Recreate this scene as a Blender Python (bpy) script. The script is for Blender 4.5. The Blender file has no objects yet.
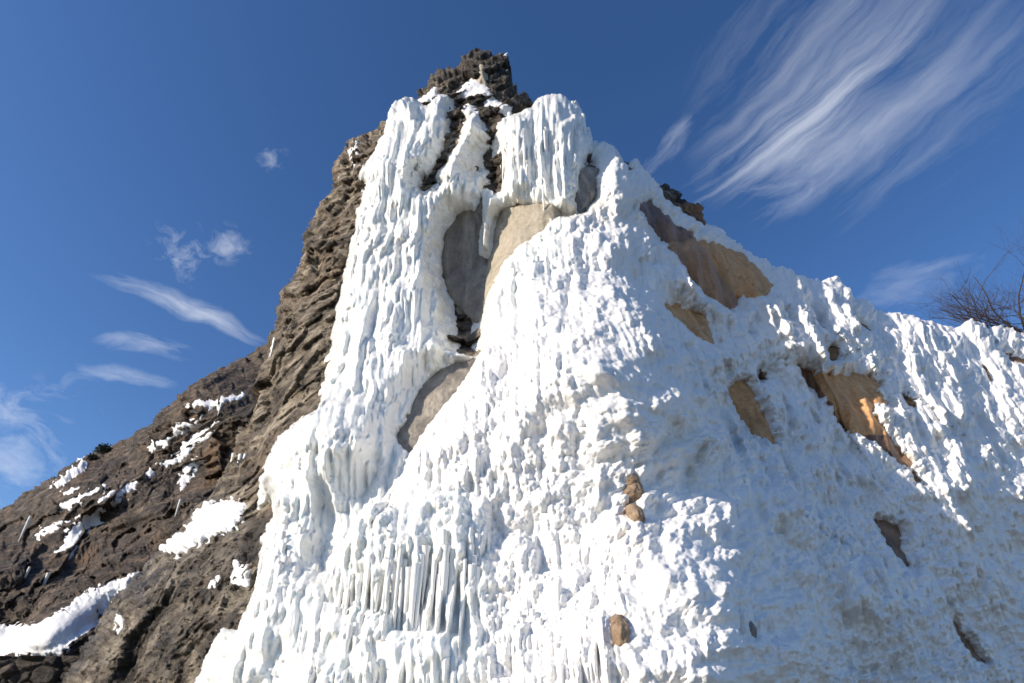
import bpy, math, random
import numpy as np
from mathutils import Vector
rng = np.random.default_rng(7); random.seed(7)
SC = bpy.context.scene; COL = SC.collection
F = 569.0; CX, CY = 512.0, 341.5; PITCH = math.radians(35)
CAM = np.array([0, 0, 1.6]); cp, sp = math.cos(PITCH), math.sin(PITCH)
ZVP = CY - F * cp / sp * 1.0          # image row where world verticals meet (column 512)
SUN = np.array([-.88, -.405, .45]); SUN = SUN / np.linalg.norm(SUN)

# ------------------------------------------------------------------ camera
cam = bpy.data.cameras.new('camera'); cam.sensor_width = 36; cam.lens = F * 36 / 1024; cam.clip_end = 20000
co = bpy.data.objects.new('camera', cam); COL.objects.link(co)
co.location = CAM; co.rotation_euler = (math.radians(90) + PITCH, 0, 0); SC.camera = co

def ray(u, v):
    cx = (np.asarray(u, float) - CX) / F; cy = (CY - np.asarray(v, float)) / F
    return np.stack([cx, cp - cy * sp, sp + cy * cp], -1)
def at(u, v, Y):
    d = ray(u, v); return CAM + d * (Y / d[..., 1])[..., None] if d.ndim > 1 else CAM + d * (Y / d[1])

# ------------------------------------------------------------------ noise
_perm = rng.permutation(256); _perm = np.concatenate([_perm, _perm, _perm]).astype(np.int32)
_g = rng.normal(size=(256, 3)); _g = (_g / np.linalg.norm(_g, axis=1)[:, None]).astype(np.float32)
from concurrent.futures import ThreadPoolExecutor
_pool = ThreadPoolExecutor(4)
def _chunked(fn, p, size=24000):
    sh = p.shape[:-1]; p = p.reshape(-1, 3)
    if len(p) <= size: return fn(p).reshape(sh)
    return np.concatenate(list(_pool.map(fn, [p[k:k + size] for k in range(0, len(p), size)]))).reshape(sh)
def _perlin(p):
    p = p.astype(np.float32); fl = np.floor(p); f = p - fl; i = fl.astype(np.int32) & 255
    w = f * f * f * (f * (f * 6 - 15) + 10)
    flat = not w[:, 2].any()
    out = 0
    for dx in (0, 1):
        wx = w[:, 0] if dx else 1 - w[:, 0]; px_ = _perm[i[:, 0] + dx]
        for dy in (0, 1):
            wy = wx * (w[:, 1] if dy else 1 - w[:, 1]); py_ = _perm[px_ + i[:, 1] + dy]
            for dz in ((0,) if flat else (0, 1)):
                g = _g[_perm[py_ + i[:, 2] + dz]]
                d = g[:, 0] * (f[:, 0] - dx) + g[:, 1] * (f[:, 1] - dy) + g[:, 2] * (f[:, 2] - dz)
                out = out + wy * d if flat else out + wy * (w[:, 2] if dz else 1 - w[:, 2]) * d
    return out * 1.5
def perlin(p):
    return _chunked(_perlin, p)
def fbm(p, oct=4, gain=.5, ridged=False):
    a, s, tot = 0, 1.0, 0; z0 = float(np.floor(p[..., 2].flat[0])); flat = bool((p[..., 2] == p[..., 2].flat[0]).all())
    for k in range(oct):
        q = p * (2.03 ** k) + 17.3 * k
        if flat: q[..., 2] = z0 + k
        n = perlin(q)
        if ridged: n = 1 - 2 * np.abs(n) ** .8
        a = a + n * s; tot += s; s *= gain
    return a / tot
def worley(p, jit=.9):
    sh = p.shape[:-1]; p = p.reshape(-1, 3).astype(np.float32); i = np.floor(p).astype(np.int32)
    f1 = np.full(len(p), 9., np.float32); f2 = f1.copy(); idv = np.zeros(len(p), np.float32)
    for dx in (-1, 0, 1):
        for dy in (-1, 0, 1):
            for dz in (-1, 0, 1):
                c = i + np.array([dx, dy, dz]); cc = c & 255
                h = _perm[_perm[_perm[cc[:, 0]] + cc[:, 1]] + cc[:, 2]]
                q = c + .5 + _g[h] * .5 * jit
                d = ((p - q) ** 2).sum(1); m = d < f1
                f2 = np.where(m, f1, np.minimum(f2, d)); idv = np.where(m, h / 255., idv); f1 = np.where(m, d, f1)
    return np.sqrt(f1).reshape(sh), np.sqrt(f2).reshape(sh), idv.reshape(sh)

def blocks(p, jit=.9, tilt=1.0):         # broken rock: every cell is a tilted facet at its own height
    def fn(p):
        p = p.astype(np.float32); i = np.floor(p).astype(np.int32)
        f1 = np.full(len(p), 9., np.float32); val = np.zeros(len(p), np.float32)
        for dx in (-1, 0, 1):
            for dy in (-1, 0, 1):
                for dz in (-1, 0, 1):
                    c = i + np.array([dx, dy, dz], np.int32); cc = c & 255
                    h = _perm[_perm[_perm[cc[:, 0]] + cc[:, 1]] + cc[:, 2]]
                    o = p - (c + np.float32(.5) + _g[h] * np.float32(.5 * jit)); d = (o ** 2).sum(1); m = d < f1
                    val = np.where(m, h / 255. * .7 + (o * _g[(h * 7 + 13) & 255]).sum(1) * tilt, val); f1 = np.where(m, d, f1)
        return val
    return _chunked(fn, p)

def sstep(a, b, x):
    t = np.clip((x - a) / (b - a), 0, 1); return t * t * (3 - 2 * t)
def psdf(poly, U, V):                    # signed distance, positive inside
    pl = np.array(poly, float); d = np.full(U.shape, 1e9); ins = np.zeros(U.shape, bool)
    for k in range(len(pl)):
        x0, y0 = pl[k]; x1, y1 = pl[(k + 1) % len(pl)]
        ex, ey = x1 - x0, y1 - y0; L = ex * ex + ey * ey + 1e-9
        t = np.clip(((U - x0) * ex + (V - y0) * ey) / L, 0, 1)
        d = np.minimum(d, (U - x0 - t * ex) ** 2 + (V - y0 - t * ey) ** 2)
        if y0 != y1:
            c = (y0 > V) != (y1 > V); ins ^= c & (U < ex * (V - y0) / (y1 - y0) + x0)
    d = np.sqrt(d); return np.where(ins, d, -d)
def polyline_sd(pts, U, V):              # signed distance to a descending polyline, positive to its right
    pl = np.array(pts, float); d = np.full(U.shape, 1e9); s = np.zeros(U.shape)
    for k in range(len(pl) - 1):
        x0, y0 = pl[k]; x1, y1 = pl[k + 1]; ex, ey = x1 - x0, y1 - y0
        t = np.clip(((U - x0) * ex + (V - y0) * ey) / (ex * ex + ey * ey), 0, 1)
        dd = (U - x0 - t * ex) ** 2 + (V - y0 - t * ey) ** 2
        side = np.sign((U - x0) * ey - (V - y0) * ex); m = dd < d
        s = np.where(m, side, s); d = np.where(m, dd, d)
    return np.sqrt(d) * s

# ------------------------------------------------------------------ objects
def tag(o, label=None, cat=None, group=None, kind=None):
    if label: o['label'] = label
    if cat: o['category'] = cat
    if group: o['group'] = group
    if kind: o['kind'] = kind
    return o
def mk_mesh(name, verts, quads, mat, smooth=True, attrs=None, parent=None, origin=None, tris=None):
    verts = np.asarray(verts, np.float64)
    if origin is None: origin = verts.mean(0); origin[2] = verts[:, 2].min()
    if parent is not None:
        org = np.array(origin); loc = org - np.array(parent.location)
    else: org = np.array(origin); loc = org
    me = bpy.data.meshes.new(name); me.vertices.add(len(verts)); me.vertices.foreach_set('co', (verts - org).astype(np.float32).ravel())
    ls, st, tt = [], [], []
    off = 0
    for arr in (quads, tris):
        if arr is None or len(arr) == 0: continue
        arr = np.asarray(arr, np.int32); k = arr.shape[1]
        ls.append(arr.ravel()); st.append(off + np.arange(len(arr)) * k); tt.append(np.full(len(arr), k)); off += arr.size
    ls = np.concatenate(ls); st = np.concatenate(st); tt = np.concatenate(tt)
    me.loops.add(len(ls)); me.loops.foreach_set('vertex_index', ls.astype(np.int32))
    me.polygons.add(len(st)); me.polygons.foreach_set('loop_start', st.astype(np.int32)); me.polygons.foreach_set('loop_total', tt.astype(np.int32))
    me.polygons.foreach_set('use_smooth', np.full(len(st), smooth))
    me.update(calc_edges=True)
    for k, a in (attrs or {}).items():
        at_ = me.attributes.new(k, 'FLOAT', 'POINT'); at_.data.foreach_set('value', np.asarray(a, np.float32).ravel())
    me.materials.append(mat)
    o = bpy.data.objects.new(name, me); COL.objects.link(o); o.location = loc
    if parent is not None: o.parent = parent
    return o
def grid_mesh(name, P, qmask, mat, attrs=None, skirt=None, parent=None, NV=None):
    """P (h,w,3); qmask (h-1,w-1); skirt = offset vector field (h,w,3) or None"""
    h, w = P.shape[:2]; jj, ii = np.nonzero(qmask); a = jj * w + ii
    q = np.stack([a, a + w, a + w + 1, a + 1], 1)
    used = np.unique(q); mp = np.full(h * w, -1, np.int64); mp[used] = np.arange(len(used)); q = mp[q]
    vs = P.reshape(-1, 3)[used]; at_ = {k: np.asarray(x).reshape(-1)[used] for k, x in (attrs or {}).items()}
    if skirt is not None:
        e = np.concatenate([q[:, [0, 1]], q[:, [1, 2]], q[:, [2, 3]], q[:, [3, 0]]]); n = len(vs)
        key = np.sort(e, 1); key = key[:, 0] * n + key[:, 1]
        _, inv, cnt = np.unique(key, return_inverse=True, return_counts=True); b = e[cnt[inv] == 1]
        bv = np.unique(b); m1_ = np.full(n, -1, np.int64); m1_[bv] = n + np.arange(len(bv)); m2 = m1_ + len(bv)
        vs = np.concatenate([vs, vs[bv], vs[bv] + skirt.reshape(-1, 3)[used][bv]])   # a rim of its own keeps the shading of the front face clean
        at_ = {k: np.concatenate([x, x[bv], x[bv]]) for k, x in at_.items()}
        q = np.concatenate([q, np.stack([m1_[b[:, 1]], m1_[b[:, 0]], m2[b[:, 0]], m2[b[:, 1]]], 1)])
    o = mk_mesh(name, vs, q, mat, attrs=at_, parent=parent)
    if NV is not None:
        nv = NV.reshape(-1, 3)[used]
        if skirt is not None: nv = np.concatenate([nv, nv[bv], nv[bv]])
        o.data.normals_split_custom_set_from_vertices(nv.astype(np.float32))
    return o
def normals(P):
    a = np.gradient(P, axis=0); b = np.gradient(P, axis=1); n = np.cross(a, b)
    n /= np.linalg.norm(n, axis=-1, keepdims=True) + 1e-12
    D = P - CAM; s = np.sign((n * D).sum(-1, keepdims=True)); return n * -np.where(s == 0, 1, s)
def blur(A, r, it=2):
    for _ in range(it):
        for ax in (0, 1):
            pad = [(0, 0)] * A.ndim; pad[ax] = (r + 1, r); B = np.cumsum(np.pad(A, pad, mode='edge'), axis=ax)
            n = A.shape[ax]; sl1 = [slice(None)] * A.ndim; sl2 = list(sl1)
            sl1[ax] = slice(2 * r + 1, 2 * r + 1 + n); sl2[ax] = slice(0, n); A = (B[tuple(sl1)] - B[tuple(sl2)]) / (2 * r + 1)
    return A

# ------------------------------------------------------------------ materials
def new_mat(name):
    m = bpy.data.materials.new(name); m.use_nodes = True; nt = m.node_tree; nt.nodes.clear()
    out = nt.nodes.new('ShaderNodeOutputMaterial'); b = nt.nodes.new('ShaderNodeBsdfPrincipled')
    nt.links.new(b.outputs[0], out.inputs[0]); return m, nt, b
class NT:
    def __init__(s, nt): s.nt = nt
    def n(s, t, **kw):
        x = s.nt.nodes.new(t)
        for k, v in kw.items(): setattr(x, k, v)
        return x
    def inp(s, sock, v):
        if hasattr(v, 'is_output') or isinstance(v, bpy.types.NodeSocket): s.nt.links.new(v, sock)
        else: sock.default_value = v
    def math(s, op, a, b=0.0, c=0.0, clamp=False):
        x = s.n('ShaderNodeMath', operation=op, use_clamp=clamp)
        for k, v in enumerate((a, b, c)): s.inp(x.inputs[k], v)
        return x.outputs[0]
    def noise(s, vec, scale, detail=4, rough=.55, dist=0.0, out=0):
        x = s.n('ShaderNodeTexNoise'); s.nt.links.new(vec, x.inputs['Vector']); x.inputs['Scale'].default_value = scale
        x.inputs['Detail'].default_value = detail; x.inputs['Roughness'].default_value = rough; x.inputs['Distortion'].default_value = dist
        return x.outputs[out]
    def ramp(s, f, stops):
        x = s.n('ShaderNodeValToRGB'); s.nt.links.new(f, x.inputs[0]); e = x.color_ramp.elements
        while len(e) < len(stops): e.new(.5)
        for k, (p, c) in enumerate(stops): e[k].position = p; e[k].color = (c, c, c, 1) if not hasattr(c, '__len__') else (*c, 1)
        return x.outputs[0]
    def mix(s, f, a, b, mode='MIX'):
        x = s.n('ShaderNodeMix', data_type='RGBA', blend_type=mode)
        s.inp(x.inputs[0], f); 
        for k, v in ((6, a), (7, b)):
            if isinstance(v, tuple): v = (*v, 1) if len(v) == 3 else v
            s.inp(x.inputs[k], v)
        return x.outputs[2]
    def attr(s, name):
        x = s.n('ShaderNodeAttribute'); x.attribute_name = name; return x.outputs['Fac']
    def pos(s): return s.n('ShaderNodeNewGeometry').outputs['Position']
    def scalev(s, v, sc, rot=(0, 0, 0)):
        x = s.n('ShaderNodeMapping'); s.nt.links.new(v, x.inputs['Vector']); x.inputs['Scale'].default_value = sc; x.inputs['Rotation'].default_value = rot
        return x.outputs[0]
    def mixv(s, a, b, k):
        x = s.n('ShaderNodeVectorMath', operation='MULTIPLY_ADD'); s.nt.links.new(b, x.inputs[0]); x.inputs[1].default_value = (k, k, k); s.nt.links.new(a, x.inputs[2]); return x.outputs[0]
    def bump(s, h, strength, dist, prev=None):
        x = s.n('ShaderNodeBump'); s.nt.links.new(h, x.inputs['Height']); x.inputs['Strength'].default_value = strength; x.inputs['Distance'].default_value = dist
        if prev is not None: s.nt.links.new(prev, x.inputs['Normal'])
        return x.outputs[0]

def ice_material(name, col, stain_c, rough, sss, sssr, fine=1.0):
    m, nt, b = new_mat(name); N = NT(nt); p = N.pos()
    n1 = N.noise(p, 1.3, 5, .6); n2 = N.noise(p, 9, 5, .6)
    c = N.mix(N.ramp(n1, [(.35, 0.), (.7, 1.)]), tuple(col), tuple(min(1, x * 1.035) for x in col))
    st = N.math('MULTIPLY', N.attr('stain'), N.ramp(n2, [(.3, .35), (.65, 1.)]), clamp=True)
    c = N.mix(st, c, stain_c); nt.links.new(c, b.inputs['Base Color'])
    r = N.math('MULTIPLY_ADD', n2, .35, rough - .17); nt.links.new(r, b.inputs['Roughness'])
    b.inputs['Subsurface Weight'].default_value = sss; b.subsurface_method = 'RANDOM_WALK'; b.inputs['Subsurface Scale'].default_value = .06
    b.inputs['Subsurface Radius'].default_value = sssr
    b.inputs['IOR'].default_value = 1.31; b.inputs['Specular IOR Level'].default_value = .45
    h1 = N.noise(p, 14, 4, .6); h2 = N.noise(p, 60, 3, .6)
    v = N.n('ShaderNodeTexVoronoi', feature='SMOOTH_F1'); nt.links.new(p, v.inputs['Vector']); v.inputs['Scale'].default_value = 22
    b1 = N.bump(h1, .5 * fine, .03); b2 = N.bump(v.outputs['Distance'], .35 * fine, -.03, b1); b3 = N.bump(h2, .35 * fine, .008, b2)
    nt.links.new(b3, b.inputs['Normal']); return m
M_ICE = ice_material('ice', (.83, .82, .80), (.66, .52, .34), .38, 0, (.8, .95, 1.0), .8)
M_CURT = ice_material('clear_ice', (.84, .845, .81), (.62, .52, .34), .24, .3, (.75, .95, 1.0), .4)
M_ICICLE = ice_material('icicle_ice', (.86, .86, .83), (.70, .60, .42), .2, 0, (.75, .95, 1.0), .25)
M_SNOW = ice_material('snow', (.80, .805, .81), (.5, .42, .30), .7, 0, (.8, .9, 1.0), .8)

def rock_material(name, lo, mid, hi, flow=None, scale=1.0, rough=.85):
    m, nt, b = new_mat(name); N = NT(nt); p = N.pos()
    n0 = N.noise(p, .45 * scale, 6, .6, .6); n1 = N.noise(p, 2.2 * scale, 8, .65, .4)
    q = N.scalev(p, (1.6, .8, 6.0), (0, math.radians(28), 0)) if flow is None else N.scalev(p, *flow)
    n2 = N.noise(q, .9 * scale, 6, .62, .5)
    f = N.math('ADD', N.math('MULTIPLY', n1, .5), N.math('MULTIPLY', n2, .5))
    c = N.ramp(f, [(.37, lo), (.47, mid), (.59, hi)])
    vc = N.n('ShaderNodeTexVoronoi'); nt.links.new(N.scalev(N.mixv(p, N.noise(p, 1.5, 3, .6, out=1), .5), (1, 1, 1.7), (0, .5, 0)), vc.inputs['Vector']); vc.inputs['Scale'].default_value = 1.6 * scale
    vb = N.n('ShaderNodeSeparateColor'); nt.links.new(vc.outputs['Color'], vb.inputs[0]); c = N.mix(1.0, c, N.ramp(vb.outputs[0], [(.1, (.62, .60, .58)), (.9, (1.35, 1.3, 1.22))]), 'MULTIPLY')
    crv = N.ramp(N.noise(p, 3.4 * scale, 7, .7, .8), [(.38, 0.), (.45, 1.)]); c = N.mix(crv, tuple(x * .5 for x in lo), c)
    och = N.ramp(n0, [(.5, 0.), (.68, .75)])
    c = N.mix(N.math('MULTIPLY', och, N.attr('ochre')), c, (.24, .135, .06))
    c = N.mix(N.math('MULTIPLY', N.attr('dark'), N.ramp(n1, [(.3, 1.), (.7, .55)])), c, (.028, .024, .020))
    c = N.mix(N.attr('tan'), c, N.ramp(n2, [(.4, (.26, .13, .06)), (.6, (.48, .29, .15))]))
    pale_spots = N.ramp(N.noise(p, 7 * scale, 4, .6), [(.58, 0.), (.7, .5)])  # pale spots; on the cliff they paint sunlit tan into the colour
    c = N.mix(N.math('MULTIPLY', pale_spots, N.attr('pale')), c, (.42, .39, .33))
    nt.links.new(c, b.inputs['Base Color'])
    r = N.math('MULTIPLY_ADD', N.attr('wet'), -.55, rough, clamp=True); nt.links.new(r, b.inputs['Roughness'])
    b1 = N.bump(N.noise(p, 5 * scale, 9, .72), 1.0, .2); b2 = N.bump(n2, .8, .18, b1)
    cr = N.n('ShaderNodeTexVoronoi', feature='DISTANCE_TO_EDGE'); nt.links.new(N.scalev(p, (1, 1, 1.8), (0, .5, 0)), cr.inputs['Vector']); cr.inputs['Scale'].default_value = 3.5 * scale
    b3 = N.bump(N.ramp(cr.outputs['Distance'], [(.0, 0.), (.08, 1.)]), .35, .05, b2)
    nt.links.new(b3, b.inputs['Normal']); return m
M_ROCK = rock_material('cliff_stone', (.06, .048, .037), (.23, .19, .145), (.50, .44, .35))
M_HILL = rock_material('hill_stone', (.014, .011, .009), (.065, .047, .034), (.20, .155, .115), scale=.9)
M_HILL.node_tree.nodes  # ground of the slope
def tufa_material(name, a, b_, c_, rough=.7, streak=1.0):
    m, nt, b = new_mat(name); N = NT(nt); p = N.pos()
    q = N.scalev(p, (5, 5, .7)); n2 = N.noise(q, .9, 6, .6, .3); n1 = N.noise(p, 14, 6, .7)
    f = N.math('ADD', N.math('MULTIPLY', n2, .75 * streak), N.math('MULTIPLY', n1, 1 - .75 * streak))
    c = N.ramp(f, [(.35, a), (.5, b_), (.63, c_)]); c = N.mix(N.ramp(N.noise(p, 1.4, 4, .6, .5), [(.5, 0.), (.66, .5)]), c, tuple(x * .5 for x in b_)); nt.links.new(c, b.inputs['Base Color'])
    b.inputs['Roughness'].default_value = rough
    b1 = N.bump(n2, .5, .06); b2 = N.bump(N.noise(p, 38, 5, .7), .6, .02, b1); nt.links.new(b2, b.inputs['Normal']); return m
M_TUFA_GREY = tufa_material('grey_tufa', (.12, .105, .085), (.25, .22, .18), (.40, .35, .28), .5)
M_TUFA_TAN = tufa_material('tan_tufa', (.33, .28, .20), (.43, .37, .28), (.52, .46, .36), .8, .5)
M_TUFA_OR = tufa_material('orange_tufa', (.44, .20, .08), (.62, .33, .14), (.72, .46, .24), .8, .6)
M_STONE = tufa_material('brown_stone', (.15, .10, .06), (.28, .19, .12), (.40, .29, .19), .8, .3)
M_TUFA_RED_SHADE = tufa_material('shaded_reddish_tufa', (.25, .12, .06), (.42, .225, .11), (.55, .33, .18), .6, .7)  # reddish brown stone with the shadow on it mixed into the colour
M_TUFA_BR = tufa_material('brown_tufa', (.10, .05, .025), (.22, .12, .065), (.36, .21, .12), .4)

# ------------------------------------------------------------------ world
W = bpy.data.worlds.new('World'); SC.world = W; W.use_nodes = True; nt = W.node_tree; nt.nodes.clear(); N = NT(nt)
sky = N.n('ShaderNodeTexSky'); sky.sky_type = 'NISHITA'; sky.sun_disc = False
sky.sun_elevation = math.asin(SUN[2]); sky.sun_rotation = math.atan2(SUN[0], SUN[1]); sky.altitude = 1600; sky.air_density = 1.0; sky.dust_density = .9; sky.ozone_density = 1.6
tc = N.n('ShaderNodeTexCoord').outputs['Generated']
wz = N.n('ShaderNodeTexNoise'); nt.links.new(tc, wz.inputs['Vector']); wz.inputs['Scale'].default_value = 8; wz.inputs['Detail'].default_value = 4
wm = N.n('ShaderNodeVectorMath', operation='MULTIPLY_ADD'); nt.links.new(wz.outputs['Color'], wm.inputs[0]); wm.inputs[1].default_value = (.05, .05, .05)
ws = N.n('ShaderNodeVectorMath', operation='SUBTRACT'); nt.links.new(tc, ws.inputs[0]); ws.inputs[1].default_value = (.025, .025, .025)
nt.links.new(ws.outputs[0], wm.inputs[2]); tc = wm.outputs[0]
def dot(v, c):
    x = N.n('ShaderNodeVectorMath', operation='DOT_PRODUCT'); nt.links.new(v, x.inputs[0]); x.inputs[1].default_value = tuple(c); return x.outputs['Value']
def cloud(az, el, ang, A, B, bend, fa, fb, dens, thr=(.42, .7), soft=1.0, det=6, dist=.4):
    """a cloud in the sky at azimuth/elevation (deg), its long axis turned by ang, half sizes A x B (tan units)"""
    a, e = math.radians(az), math.radians(el)
    c = np.array([math.sin(a) * math.cos(e), math.cos(a) * math.cos(e), math.sin(e)])
    r = np.array([math.cos(a), -math.sin(a), 0]); u = np.cross(r, c); t = math.radians(ang)
    ra = r * math.cos(t) + u * math.sin(t); ub = -r * math.sin(t) + u * math.cos(t)
    w = N.math('MAXIMUM', dot(tc, c), .05); x = N.math('DIVIDE', dot(tc, ra), w); y = N.math('DIVIDE', dot(tc, ub), w)
    y2 = N.math('ADD', y, N.math('MULTIPLY', N.math('MULTIPLY', x, x), bend))
    ex = N.math('DIVIDE', x, A); ey = N.math('DIVIDE', y2, B)
    m = N.math('SUBTRACT', 1.0, N.math('ADD', N.math('MULTIPLY', ex, ex), N.math('MULTIPLY', ey, ey)), clamp=True)
    cb = N.n('ShaderNodeCombineXYZ'); N.inp(cb.inputs[0], N.math('MULTIPLY', x, fa)); N.inp(cb.inputs[1], N.math('MULTIPLY', y2, fb)); cb.inputs[2].default_value = az * .37 + el
    nn = N.noise(cb.outputs[0], 1.0, det, .62, dist); x = N.math('MULTIPLY_ADD', N.math('SUBTRACT', m, 1.0), .28 * soft, nn)
    n = N.ramp(x, [(thr[0] - .04, 0.), (thr[1], 1.)])
    return N.math('MULTIPLY', N.math('MULTIPLY', n, N.math('POWER', m, .7)), dens)
def azel(u, v):
    d = ray(u, v); d = d / np.linalg.norm(d); return math.degrees(math.atan2(d[0], d[1])), math.degrees(math.asin(d[2]))
CL = []
def addc(u, v, u2, v2, B, **k):          # centre and the end of the long half axis, as seen from the foot of the fall
    az, el = azel(u, v); a, e = math.radians(az), math.radians(el)
    c = np.array([math.sin(a) * math.cos(e), math.cos(a) * math.cos(e), math.sin(e)]); r = np.array([math.cos(a), -math.sin(a), 0]); up = np.cross(r, c)
    d = ray(u2, v2); x, y = d @ r / (d @ c), d @ up / (d @ c); A = math.hypot(x, y)
    CL.append(cloud(az, el, math.degrees(math.atan2(y, x)), A, B, **k))
addc(850, 80, 1040, -120, .22, bend=-.3, fa=2.2, fb=18, dens=.42, thr=(.36, .82), soft=.7, det=10, dist=.55)
addc(800, 120, 960, -10, .055, bend=-.3, fa=3, fb=26, dens=.6, thr=(.36, .72), soft=.8, det=9, dist=.8)
addc(800, 175, 930, 90, .06, bend=-.3, fa=4, fb=20, dens=.4, thr=(.35, .7), soft=1, det=6, dist=.6)
addc(665, 150, 700, 105, .03, bend=0, fa=5, fb=22, dens=.3, thr=(.4, .7), soft=1, dist=.5)
addc(900, 285, 1010, 240, .05, bend=0, fa=5, fb=22, dens=.25, thr=(.4, .7), soft=1, dist=.5)
addc(186, 250, 225, 236, .055, bend=0, fa=38, fb=42, dens=.42, thr=(.44, .75), soft=.8, dist=.6)
addc(230, 243, 252, 258, .035, bend=0, fa=44, fb=46, dens=.36, thr=(.35, .65), soft=.7, dist=.5)
addc(190, 303, 278, 338, .019, bend=1.1, fa=9, fb=50, dens=.48, thr=(.28, .6), soft=.7, dist=.3)
addc(148, 347, 205, 352, .020, bend=1.0, fa=10, fb=38, dens=.42, thr=(.34, .68), soft=.8, dist=.3)
addc(125, 380, 180, 388, .016, bend=0, fa=10, fb=34, dens=.4, thr=(.35, .65), soft=1, dist=.3)
addc(272, 162, 292, 156, .022, bend=0, fa=40, fb=50, dens=.35, thr=(.4, .7), soft=.8, dist=.5)
addc(20, 450, 80, 480, .16, bend=0, fa=12, fb=22, dens=.55, thr=(.45, .75), soft=.8, dist=.6)
addc(10, 400, 50, 410, .05, bend=0, fa=18, fb=30, dens=.4, thr=(.42, .7), soft=.9, dist=.5)
W.cycles.sampling_method = 'MANUAL'; W.cycles.sample_map_resolution = 256
tot = 1.0
for c in CL: tot = N.math('MULTIPLY', tot, N.math('SUBTRACT', 1.0, c, clamp=True))
f = N.math('SUBTRACT', 1.0, tot)
hs = N.n('ShaderNodeHueSaturation'); hs.inputs['Hue'].default_value = .508; hs.inputs['Saturation'].default_value = 1.24; hs.inputs['Value'].default_value = 1.36; nt.links.new(sky.outputs[0], hs.inputs['Color'])
colr = N.mix(f, hs.outputs[0], (7.6, 8.0, 8.8))
bg = N.n('ShaderNodeBackground'); nt.links.new(colr, bg.inputs[0]); bg.inputs[1].default_value = .102
wo = N.n('ShaderNodeOutputWorld'); nt.links.new(bg.outputs[0], wo.inputs[0])
L = bpy.data.lights.new('sun', 'SUN'); L.energy = 4.5; L.angle = math.radians(.55); L.color = (1.0, .885, .74)
lo = bpy.data.objects.new('sun', L); COL.objects.link(lo); lo.rotation_euler = Vector(SUN).to_track_quat('Z', 'Y').to_euler(); lo.location = (-20, -20, 30)
vs = SC.view_settings; vs.view_transform = 'Standard'; vs.look = 'None'; vs.exposure = .24; vs.gamma = 1; vs.use_curve_mapping = False
SC.cycles.max_bounces = 4; SC.cycles.diffuse_bounces = 3; SC.cycles.glossy_bounces = 2; SC.cycles.use_denoising = True; SC.cycles.use_adaptive_sampling = True; SC.cycles.adaptive_threshold = .03

# ------------------------------------------------------------------ depth model of the mountain (metres away along Y, seen from its foot)
CTRL = [(480,55,11.5),(400,110,11),(550,110,10),(340,180,11),(290,300,10.5),(262,350,10.5),(500,200,9.9),(460,300,9.6),(350,350,8.7),(350,200,10.2),
 (590,230,9.0),(600,400,6.8),(500,500,6.3),(420,560,5.9),(500,690,5),(250,600,6.8),(330,450,7.6),(200,690,6.9),(100,660,8.6),(60,740,8.4),(240,460,9.6),
 (700,250,11),(760,280,12.2),(700,450,8.9),(800,690,7.6),(850,450,11),(950,400,13),(1024,500,12.3),(1000,690,11),(650,170,11.2),(710,210,12.5),
 (840,280,15),(950,325,16.5),(1024,345,17.2),(1170,350,20),(1170,690,13),(620,600,5.5),(800,360,11.8),(330,760,5.2),(720,760,4.9),(650,600,5.2),(720,690,5.0),(790,560,9.0),(860,600,9.6)]
_c = np.array(CTRL, float); _px = _c[:, :2] / 400.; _d = ray(_c[:, 0], _c[:, 1])[:, 1]; _val = np.log(_c[:, 2] / _d)
def _phi(r2): return .5 * r2 * np.log(r2 + 1e-12)
_n = len(_c); _K = _phi(((_px[:, None] - _px[None]) ** 2).sum(-1)) + np.eye(_n) * .004
_A = np.zeros((_n + 3, _n + 3)); _A[:_n, :_n] = _K; _A[:_n, _n] = 1; _A[:_n, _n + 1:] = _px; _A[_n:, :_n] = _A[:_n, _n:].T
_w = np.linalg.solve(_A, np.concatenate([_val, [0, 0, 0]]))
def tdepth(U, V):
    x, y = U / 400., V / 400.; s = _w[_n] + _w[_n + 1] * x + _w[_n + 2] * y
    for k in range(_n): s = s + _w[k] * _phi((x - _px[k, 0]) ** 2 + (y - _px[k, 1]) ** 2)
    return np.exp(s)

STEP = 1.0
us = np.arange(40, 1150, STEP); vsr = np.arange(36, 745, STEP); U, V = np.meshgrid(us, vsr); Hh, Ww = U.shape
T0 = tdepth(U, V); RD = ray(U, V); S = T0 / F
Pw = CAM + RD * T0[..., None]
NP = np.stack([U / 100, V / 100, np.zeros_like(U)], -1)
SIL = [(40,760),(60,690),(90,640),(110,610),(140,575),(170,545),(205,500),(225,465),(240,420),(262,342),(272,325),(277,300),(290,275),(300,245),(305,225),(320,205),(333,185),(330,170),(338,150),
 (352,136),(378,128),(390,115),(408,103),(415,92),(430,75),(445,68),(458,66),(462,55),(475,50),(490,48),(503,52),(508,65),(513,82),(522,92),(534,98),(541,94),(556,92),(580,103),(588,125),
 (600,138),(612,145),(625,149),(641,154),(648,168),(670,180),(690,193),(707,207),(713,219),(726,224),(745,245),(770,260),(800,270),(822,273),(836,269),(845,282),(870,298),(900,312),(940,321),
 (1000,329),(1024,332),(1160,338),(1160,760)]
dsil = psdf(SIL, U, V)
rag = fbm(NP * 9, 4, .6) * 6; rockside = (U < 420) | ((U < 540) & (V < 105))
dsil = dsil + np.where(rockside, rag, rag * .45) - 9 * sstep(525, 545, U) * (1 - .5 * sstep(900, 1000, U))
def circ(d, w, R): return R * (1 - np.sqrt(np.clip(1 - (1 - np.clip(d / w, 0, 1)) ** 2, 0, 1)))
curl = circ(dsil, 34, 62)
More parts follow.
